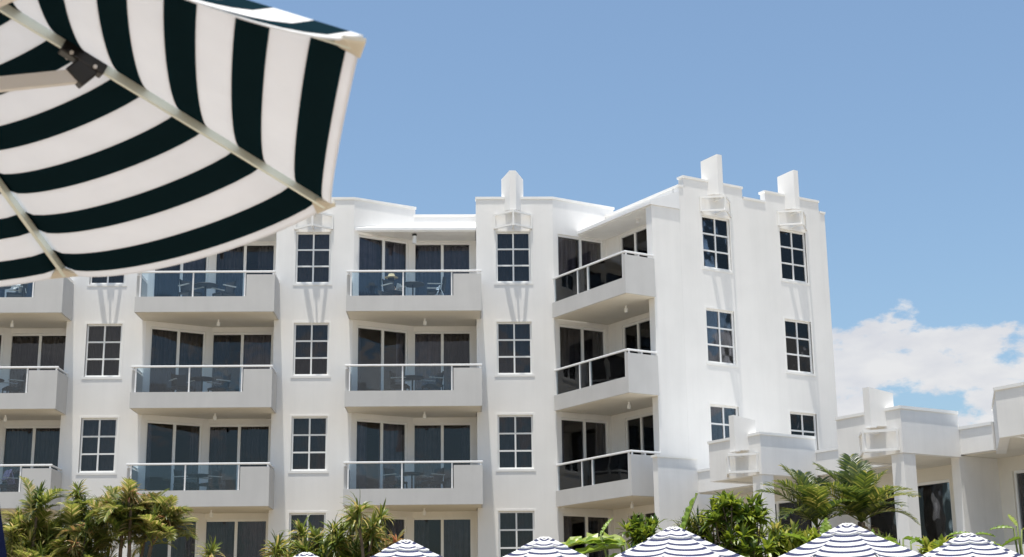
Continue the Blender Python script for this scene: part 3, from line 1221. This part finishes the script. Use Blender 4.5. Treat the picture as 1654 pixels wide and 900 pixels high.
# ------------------------------------------------------------------ seated person with straw hat
PX, PY, PZ = -3.84, -.05, zt
person = tag(bpy.data.objects.new('person', bpy.data.meshes.new('person')), 'person in a straw hat and dark top reading, seated on the middle top balcony', 'person')
COL.objects.link(person)
bm = bmesh.new()
sk = bm.verts.layers.skin.verify()


def sv(co, r, root=False):
    v = bm.verts.new(co)
    v[sk].radius = (r, r)
    v[sk].use_root = root
    return v


def chain(a, pts):
    for co, r in pts:
        b = sv(co, r)
        bm.edges.new((a, b))
        a = b
    return a


pel = sv((0, .10, .50), .15, True)
chest = chain(pel, [((0, .12, .68), .135), ((0, .13, .86), .15), ((0, .12, 1.00), .13)])
neck = chain(chest, [((0, .10, 1.08), .055), ((0, .08, 1.14), .06), ((0, .06, 1.22), .095), ((0, .055, 1.31), .085)])
chain(neck, [])
for s in (-1, 1):
    sh = chain(chest, [((s * .17, .10, .99), .065), ((s * .24, .02, .80), .05), ((s * .21, -.10, .70), .045), ((s * .13, -.28, .79), .033), ((s * .10, -.33, .82), .03)])
    for q in range(4):
        chain(sh, [((s * (.10 - .012 * q), -.37, .85 - .014 * q), .010), ((s * (.075 - .012 * q), -.40, .85 - .014 * q), .008)])
    chain(sh, [((s * .085, -.33, .855), .011), ((s * .06, -.35, .87), .009)])
    chain(pel, [((s * .11, -.02, .50), .095), ((s * .13, -.36, .62), .07), ((s * .13, -.66, .38), .052), ((s * .13, -.78, .26), .04), ((s * .135, -.87, .28), .035)])
bm.to_mesh(person.data)
bm.free()
person.data.materials.append(M['skin'])
person.modifiers.new('skin', 'SKIN').use_smooth_shade = True
sb = person.modifiers.new('sub', 'SUBSURF'); sb.levels = 1; sb.render_levels = 2
PZ -= .22
person.location = (PX, PY, PZ)
person.scale = (.94, .94, .94)
person.rotation_euler = (0, 0, .75)
mb = MB(); mb.lathe([(.155, .48), (.165, .6), (.15, .7), (.165, .86), (.155, .97), (.075, 1.06)], 20, (0, .12))
sh = obj('shirt', mb, M['shirt'], person, smooth=True)
for s in (-1, 1):
    mb = MB(); mb.tube([(s * .14, .11, 1.0), (s * .18, .10, .99), (s * .245, .03, .82), (s * .24, -.01, .77)], [.08, .082, .066, .062], 12)
    obj('sleeve', mb, M['shirt'], person, smooth=True)
mb = MB(); mb.lathe([(.235, 1.315), (.24, 1.325), (.13, 1.345), (.115, 1.40), (.10, 1.445), (.05, 1.46)], 24, (0, .06))
obj('hat', mb, M['straw'], person, smooth=True)
mb = MB(); mb.lathe([(.10, 1.16), (.11, 1.22), (.108, 1.31)], 16, (0, .085))
obj('hair', mb, M['shirt'], person, smooth=True)
mb = MB()
mb.bar((-.062, -.04, 1.215), (-.022, -.045, 1.215), .012, .012); mb.bar((.022, -.045, 1.215), (.062, -.04, 1.215), .012, .012)
obj('eyes', mb, M['black'], person)
mb = MB(); mb.bar((-.025, -.03, 1.165), (.025, -.03, 1.165), .01, .008)
obj('mouth', mb, M['lav'], person)
bk = MB()
bk.bar((-.15, -.38, .84), (0, -.36, .84), .012, .24, (0, -.3, 1)); bk.bar((0, -.36, .84), (.15, -.38, .84), .012, .24, (0, -.3, 1))
tag(obj('book', bk, M['paper'], None, (PX, PY, PZ), .75), 'open pale book held by the person in the straw hat', 'book')


# ------------------------------------------------------------------ plants
def blade(mb, p, d, up, L, w, droop, nseg=4, mi=0):
    """one narrow leaf: folded strip from p along d bending down"""
    p = Vector(p); d = Vector(d).normalized()
    sd = d.cross(Vector(up))
    if sd.length < .05:
        sd = d.cross(Vector((1, 0, 0)))
    sd.normalize()
    prev = None
    b = len(mb.v)
    cur = p.copy()
    dd = d.copy()
    for i in range(nseg + 1):
        t = i / nseg
        ww = w * (math.sin(math.pi * min(1, .12 + t * .88)) ** .7) if i < nseg else 0.0
        nrm = sd.cross(dd)
        if i < nseg:
            mb.v += [tuple(cur - sd * ww / 2 + nrm * ww * .18), tuple(cur), tuple(cur + sd * ww / 2 + nrm * ww * .18)]
        else:
            mb.v.append(tuple(cur))
        dd = (dd + Vector((0, 0, -droop / nseg * (.4 + 1.2 * t)))).normalized()
        cur = cur + dd * (L / nseg)
    for i in range(nseg - 1):
        a = b + 3 * i
        for k in (0, 1):
            mb.f.append((a + k, a + k + 1, a + k + 4, a + k + 3)); mb.m.append(mi)
    a = b + 3 * (nseg - 1)
    mb.f.append((a, a + 1, a + 3)); mb.f.append((a + 1, a + 2, a + 3)); mb.m += [mi, mi]


# feather palm frond
def frond_mesh(seed, L=1.3, mat='palm', droop=1.1, n=30, wl=.40, open_=.9, lw=.034):
    r = random.Random(seed)
    mb = MB()
    p = Vector((0, 0, 0))
    d = Vector((.55, 0, .83))
    pts, dirs = [], []
    N = 14
    for i in range(N + 1):
        pts.append(p.copy()); dirs.append(d.copy())
        d = (d + Vector((.25, 0, -1)) * (droop / N) * (.5 + i / N)).normalized()
        p = p + d * L / N
    mb.tube(pts, [.016 * (1 - i / N * .85) for i in range(N + 1)], 5)
    for k in range(n):
        t = .16 + .84 * k / (n - 1)
        f = t * N
        i = min(N - 1, int(f))
        q = pts[i].lerp(pts[i + 1], f - i)
        dd = dirs[i]
        ll = wl * (math.sin(math.pi * (.12 + .80 * t)) ** .6) * r.uniform(.85, 1.1)
        up = Vector((0, 1, 0)).cross(dd) * -1
        for s in (-1, 1):
            dirv = Vector((0, s, 0)) * open_ + dd * (.45 + .5 * t) + up * r.uniform(.12, .32)
            blade(mb, q, dirv, up, ll, lw, r.uniform(.25, .7), 3)
    return mb.mesh('frond', M[mat], smooth=False)


def rosette_mesh(seed, R=.42, n=84, mat='drac'):
    r = random.Random(seed)
    mb = MB()
    for i in range(n):
        el = RAD(r.uniform(-50, 82))
        az = r.uniform(0, 2 * math.pi)
        d = (math.cos(el) * math.cos(az), math.cos(el) * math.sin(az), math.sin(el))
        blade(mb, (d[0] * .03, d[1] * .03, r.uniform(-.22, .08)), d, (0, 0, 1), R * r.uniform(.55, 1.15), r.uniform(.034, .058), r.uniform(.5, 1.6))
    return mb.mesh('rosette', M[mat])


FRY = [frond_mesh(15, .62, 'cane', 1.2, 24, .22, .7, .021), frond_mesh(16, .58, 'dracred', 1.6, 22, .2, .7, .021), frond_mesh(17, .66, 'cane', .9, 24, .22, .7, .021), frond_mesh(18, .6, 'cane', 1.9, 24, .2, .6, .021)]
ROS = [rosette_mesh(s, mat=m) for s, m in ((1, 'drac'), (2, 'drac'), (3, 'dracred'), (4, 'drac'))]


def bent(p0, p1, r0, r1, wob=.08, seed=0, n=6):
    rr = random.Random(seed)
    p0, p1 = Vector(p0), Vector(p1)
    w = Vector((rr.uniform(-wob, wob), rr.uniform(-wob, wob), 0))
    pts = [p0.lerp(p1, i / n) + w * math.sin(math.pi * i / n) for i in range(n + 1)]
    return pts, [r0 + (r1 - r0) * i / n for i in range(n + 1)]


def dracaena(label, base, heads, red=.3, seed=0, stem=.04, fill=2, name='dracaena', fronds=0):
    """several leaf rosettes on slim stems from one foot"""
    r = random.Random(seed)
    heads = list(heads)
    tops = list(heads)
    for x, y, z, s in list(heads):
        for q in range(fill):
            heads.append((x + r.uniform(-.28, .28), y + r.uniform(-.2, .5), z - r.uniform(.15, .75), s * r.uniform(.75, 1.0)))
    root = thing(name, label, 'plant', base)
    mb = MB()
    for i, (x, y, z, s) in enumerate(tops):
        if fronds and i % 3:
            continue
        p, q = bent((r.uniform(-.12, .12), r.uniform(-.12, .12), 0), (x - base[0], y - base[1], z - base[2] - .05), stem, stem * .55, .15, seed * 9 + i)
        mb.tube(p, q, 7)
    obj('stem', mb, M['trunk'], root, smooth=True)
    for x, y, z, s in heads:
        me = ROS[2] if r.random() < red else r.choice((ROS[0], ROS[1], ROS[3]))
        o = link('rosette', me, root, (x - base[0], y - base[1], z - base[2]))
        o.rotation_euler = (r.uniform(-.4, .4), r.uniform(-.4, .4), r.uniform(0, 6.28))
        k = s / .42 * (.62 if fronds else 1)
        o.scale = (k, k, k)
    for x, y, z, s in tops:
        for q in range(fronds):
            o = link('frond', r.choice(FRY if r.random() < .8 else FRY[:1] + FRY[2:]), root, (x - base[0] + r.uniform(-.12, .12), y - base[1] + r.uniform(-.12, .12), z - base[2] - r.uniform(.2, .5)))
            o.rotation_euler = (r.uniform(-.3, .3), RAD(r.uniform(-30, 45)), r.uniform(0, 6.28))
            k = r.uniform(.75, 1.1)
            o.scale = (k, k, k)
    return root


jr = random.Random(5)


def J(l, dy=.5):
    out = []
    for x, y, z, s in l:
        out.append((x, y + jr.uniform(-dy, dy), z, s))
    return out


TZ = 2.004
dracaena('yellow green cane palm clump at far left beside the navy parasol', (-9.15, -19.6, TZ),
         J([(-9.05, -19.69, 5.05, .44), (-9.27, -19.57, 4.58, .49), (-9.49, -19.6, 4.74, .33), (-9.06, -19.48, 4.21, .49), (-8.80, -19.5, 4.55, .42), (-9.4, -19.6, 4.2, .42), (-8.85, -19.5, 3.95, .45), (-9.3, -19.5, 3.8, .4)]), .2, 1, name='cane_palm', fronds=9)
dracaena('reddish tipped cane palm clump below the left window column', (-8.3, -19.5, TZ),
         J([(-8.45, -19.73, 5.15, .40), (-8.29, -19.66, 4.83, .38), (-7.91, -19.7, 4.94, .44), (-8.07, -19.59, 4.51, .38), (-8.51, -19.5, 4.2, .44), (-8.18, -19.49, 4.14, .38), (-8.5, -19.5, 4.7, .4), (-8.65, -19.6, 3.9, .4), (-8.0, -19.6, 3.85, .3)]), .3, 2, name='cane_palm', fronds=9)
dracaena('golden cane palm with bare twin trunks under the second balcony stack', (-7.45, -19.6, TZ),
         J([(-7.36, -19.75, 5.09, .44), (-7.58, -19.67, 4.77, .44), (-7.03, -19.71, 4.87, .49), (-7.14, -19.64, 4.61, .44), (-6.71, -19.67, 4.66, .46), (-7.4, -19.7, 4.62, .4), (-6.9, -19.7, 4.62, .38), (-7.2, -19.7, 4.85, .42), (-6.85, -19.5, 4.8, .42), (-7.5, -19.5, 4.95, .4), (-7.25, -19.4, 4.95, .4)], .3), .3, 3, .05, 0, 'cane_palm', 9)
dracaena('spiky light green dracaena head low below the second balcony stack', (-5.6, -21.58, TZ), J([(-5.6, -21.58, 3.88, .30)]), 0, 4, .04, 0)
dracaena('leafy green dracaena bushes below the second window column', (-4.1, -21.7, TZ),
         J([(-4.54, -21.63, 3.97, .32), (-4.24, -21.7, 4.21, .36), (-3.94, -21.68, 4.11, .36), (-3.63, -21.74, 4.2, .30), (-4.4, -21.7, 3.75, .4), (-3.8, -21.7, 3.85, .4), (-4.1, -21.7, 3.9, .38)]), 0, 5)
dracaena('tall green dracaena at the left corner of the middle balcony stack', (-3.2, -21.8, TZ),
         J([(-3.23, -21.8, 4.5, .36), (-2.93, -21.8, 4.44, .34), (-3.13, -21.72, 4.15, .36), (-3.43, -21.67, 4.01, .34), (-3.38, -21.7, 4.45, .3), (-3.0, -21.7, 4.25, .3), (-3.3, -21.7, 3.8, .36)]), 0, 6)
dracaena('small reddish dracaena in front of the middle ground floor door', (-2.6, -21.7, TZ), J([(-2.62, -21.69, 4.0, .28), (-2.72, -21.69, 3.8, .28)]), 1, 7, .03, 0)


FR = [frond_mesh(11), frond_mesh(12, 1.25, droop=.7), frond_mesh(13, 1.2, droop=1.6)]
FRD = frond_mesh(14, 1.0, 'dead', 2.6, 22, .28, .5)


def palm(label, base, crown, fr, dead=2, seed=0, sc_=1.0, trunk=.09):
    r = random.Random(seed)
    root = thing('palm_tree', label, 'palm', base)
    top = Vector(crown) - Vector(base)
    mb = MB()
    p, q = bent((0, 0, 0), top, trunk, trunk * .7, .1, seed, 10)
    q = [v * (1 + .12 * (i % 2)) for i, v in enumerate(q)]
    mb.tube(p, q, 10)
    obj('trunk', mb, M['trunk'], root, smooth=True)
    for az, lean, k, s in fr:
        o = link('frond', FR[k], root, top)
        o.rotation_euler = Vector((0, 0, 0))
        o.rotation_euler = (0, RAD(lean), RAD(az))
        o.scale = (s * sc_,) * 3
    for i in range(dead):
        o = link('dead_frond', FRD, root, top - Vector((0, 0, .12)))
        o.rotation_euler = (0, RAD(r.uniform(40, 80)), r.uniform(0, 6.28))
        o.scale = (sc_ * .8,) * 3
        o['label'] = 'dry brown hanging frond'
    return root


palm('tall green feather palm rising in front of the low veranda building', (5.5, -19.95, TZ), (5.45, -20.11, 4.42),
     [(95, -32, 1, 1.0), (70, -25, 1, .95), (140, -22, 0, .95), (120, -32, 1, .9), (15, 8, 0, .95), (-20, 22, 2, .85), (-60, 0, 0, .8), (-120, 0, 0, .8), (190, 2, 0, .95), (165, -14, 1, 1.0),
      (230, 15, 2, .85), (270, -12, 1, .8), (300, 20, 0, .8), (10, -20, 1, .8), (178, 18, 2, .9), (80, -38, 1, .85), (110, -25, 0, .9), (40, -5, 0, .85), (210, -8, 0, .8), (330, 0, 0, .8), (250, 5, 0, .8)], 7, 21, 1.0)
palm('dark green feather palm with a brown hanging frond left of the taller palm', (4.45, -20.3, TZ), (4.62, -20.3, 4.32),
     [(100, -25, 1, .9), (150, -10, 0, 1.0), (185, 0, 0, 1.0), (220, 12, 2, .9), (260, -5, 0, .85), (300, 8, 0, .8), (20, 0, 0, .8), (60, -20, 1, .85), (340, 15, 2, .8), (175, -22, 1, 1.0), (130, -28, 1, .9), (200, -15, 0, .9), (240, -12, 0, .8)], 7, 22, .95, .07)


# broad leaves
def broad_leaf_mesh(seed, L=.9, w=.26, mat='banana', bend=.5):
    r = random.Random(seed)
    mb = MB()
    n = 16
    pts, d = [], Vector((1, 0, 0))
    p = Vector((0, 0, 0))
    for i in range(n + 1):
        pts.append((p.copy(), d.copy()))
        d = (d + Vector((0, 0, -bend / n))).normalized()
        p = p + d * L / n
    rows = []
    for i, (p, d) in enumerate(pts):
        t = i / n
        ww = w * (math.sin(math.pi * (.06 + .92 * t)) ** .55) * .5
        up = Vector((0, 1, 0)).cross(d) * -1
        row = []
        for s in (-1, -.55, 0, .55, 1):
            fl = .02 * math.sin(i * 2.3 + s * 2) * abs(s)
            row.append(p + Vector((0, s * ww, 0)) + up * (abs(s) * ww * .45 + fl))
        rows.append(row)
    b = 0
    mb.v += [tuple(q) for row in rows for q in row]
    for i in range(n):
        for k in range(4):
            if r.random() < .06 and k in (0, 3):
                continue
            mb.f.append((i * 5 + k, i * 5 + k + 1, (i + 1) * 5 + k + 1, (i + 1) * 5 + k)); mb.m.append(0)
    mb.tube([pp + Vector((0, 0, -.006)) for pp, _ in pts], [.012 * (1 - .8 * i / n) for i in range(n + 1)], 5, mi=1)
    return mb.mesh('leaf', [M[mat], M['stem']])


BLF = [broad_leaf_mesh(31), broad_leaf_mesh(32, 1.0, .24, bend=.9), broad_leaf_mesh(33, .8, .22, bend=.2)]


def banana(label, base, leaves, stalk=.03):
    root = thing('banana_plant', label, 'plant', base)
    mb = MB()
    for (x, y, z), az, el, s, k in leaves:
        pts, rr = bent((0, 0, 0), (x - base[0], y - base[1], z - base[2]), stalk, stalk * .45, .06, k)
        mb.tube(pts, rr, 6)
    obj('stalk', mb, M['stem'], root, smooth=True)
    for (x, y, z), az, el, s, k in leaves:
        o = link('leaf', BLF[k], root, (x - base[0], y - base[1], z - base[2]))
        o.rotation_euler = (RAD(jr.uniform(-25, 25)), RAD(-el), RAD(az))
        o.scale = (s, s, s)
    return root


banana('banana plant with a broad yellow green leaf reaching left below the corner balconies', (.45, -27.8, TZ),
       [((.46, -27.85, 3.60), 172, 14, 1.1, 1), ((.42, -27.8, 3.54), 190, 0, .95, 0), ((.16, -27.9, 3.68), 30, 55, .36, 2), ((.44, -27.95, 3.56), 165, 8, .9, 2), ((.30, -27.6, 3.40), 150, -15, .7, 0), ((.40, -27.9, 3.45), 215, -10, .6, 1)])
banana('banana plant with one upright leaf beside the white end wall', (2.0, -21.9, TZ), [((2.00, -21.89, 3.95), 20, 74, 1.12, 2), ((2.0, -21.8, 3.8), 150, 40, .5, 0)])
banana('small banana plant with pale upright leaves left of the palm', (4.4, -22.0, TZ), [((4.30, -21.97, 3.95), 60, 70, .5, 2), ((4.42, -22.0, 3.95), 100, 75, .55, 2), ((4.55, -22.0, 3.8), 10, 40, .6, 0), ((4.15, -22.0, 3.9), 170, 35, .6, 0), ((5.05, -22.3, 3.9), 90, 80, .32, 2)])
banana('low broad leaved plant at the foot of the veranda column', (5.65, -21.97, TZ), [((5.5, -21.97, 3.98), 170, 5, .5, 0), ((5.62, -21.97, 4.0), 15, 2, .6, 1), ((5.7, -22.1, 3.9), 40, 30, .4, 0), ((5.5, -22.2, 3.85), 210, 20, .5, 0)])
banana('young plant with yellow green leaves right of the dividing wall', (6.75, -22.0, TZ), [((6.72, -22.03, 4.05), 150, 20, .45, 1), ((6.8, -22.03, 4.05), 20, 10, .45, 0), ((6.85, -22.1, 3.95), -20, -5, .5, 1), ((6.65, -21.9, 3.95), 200, 25, .35, 0)])
banana('bright plant at the right edge in front of the big dark door', (7.5, -22.0, TZ), [((7.42, -22.06, 4.14), 165, 12, .42, 0), ((7.48, -22.06, 4.18), 110, 50, .36, 2), ((7.55, -22.06, 4.12), 20, 15, .45, 1), ((7.5, -22.1, 3.98), 190, -10, .5, 0), ((7.6, -22.1, 3.95), -10, 5, .5, 0)])


# leafy shrubs: many leaf clumps through a volume
def shrub_mesh(seed, R, H, n, lw=.07, ll=.2, mat='shrub'):
    r = random.Random(seed)
    mb = MB()
    cl = []
    for i in range(max(8, n // 26)):
        a, rr, z = r.uniform(0, 6.28), R * math.sqrt(r.random()), H * (r.random() ** .8)
        rr *= math.sqrt(max(.1, 1 - (z / H) ** 2.2 * .75))
        cl.append(Vector((rr * math.cos(a), rr * math.sin(a), z)))
    for c in cl:
        for k in range(26):
            el, az = RAD(r.uniform(-30, 85)), r.uniform(0, 6.28)
            d = Vector((math.cos(el) * math.cos(az), math.cos(el) * math.sin(az), math.sin(el)))
            blade(mb, c + d * r.uniform(.0, .06), d, (0, 0, 1), ll * r.uniform(.7, 1.3), lw * r.uniform(.7, 1.2), r.uniform(.3, 1.2), 3)
    return mb, cl


def shrub(label, base, R, z0, H, n, seed, **kw):
    root = thing('shrub', label, 'shrub', base)
    mb, cl = shrub_mesh(seed, R, H, n, **kw)
    mat = kw.get('mat', 'shrub')
    obj('foliage', mb, M[mat], root, (0, 0, z0 - base[2]))
    st = MB()
    for i, c in enumerate(cl[::2]):
        p, q = bent((c.x * .25, c.y * .25, 0), (c.x, c.y, c.z + z0 - base[2]), .03, .008, .1, i)
        st.tube(p, q, 5)
    obj('stem', st, M['trunk'], root, smooth=True)
    return root


shrub('broad bright green shrub below the low hood, right of the upright banana leaf', (2.95, -21.9, TZ), .62, 3.4, 1.25, 1500, 41)
shrub('dark green shrub between the bright shrub and the palm', (3.75, -21.4, TZ), .55, 3.2, .95, 1000, 42, mat='palm', lw=.06, ll=.24)
shrub('narrow leaved grey green shrub at the foot of the white end wall', (2.35, -21.5, TZ), .38, 3.5, .8, 800, 43, lw=.03, ll=.26, mat='palm')
shrub('small leafy shrub under the lowest corner balcony', (1.4, -21.9, TZ), .36, 3.75, .55, 600, 44, lw=.06, ll=.18)
shrub('low hedge plants behind the parasol at the foot of the palm', (4.9, -22.2, TZ), .55, 3.1, .7, 900, 45, lw=.08, ll=.24)

shrub('dark leafy shrub in front of the first veranda column', (4.1, -21.6, TZ), .6, 3.0, 1.0, 1300, 46, lw=.06, ll=.22)
shrub('low dark shrub behind the widest parasol', (5.35, -21.3, TZ), .5, 3.0, .95, 1000, 47, mat='palm', lw=.05, ll=.24)
shrub('green hedge shrub low between the two right hand parasols', (6.1, -22.3, TZ), .5, 3.2, .62, 800, 48, lw=.07, ll=.18)
shrub('pale leaved bush low at the left beside the twin trunks', (-8.6, -19.0, TZ), .8, 2.8, 1.25, 1600, 49, lw=.06, ll=.24)
shrub('dense low shrub behind the left parasols below the second window column', (-3.9, -21.2, TZ), .75, 2.9, 1.0, 1400, 50, lw=.06, ll=.2)

shrub('feathery yellow green bush low at far left beside the navy parasol', (-9.2, -19.3, TZ), .6, 3.0, 1.5, 1500, 51, mat='cane', lw=.03, ll=.3)
shrub('feathery yellow green bush low under the left window column', (-8.1, -19.3, TZ), .5, 3.0, 1.45, 1200, 52, mat='cane', lw=.03, ll=.3)
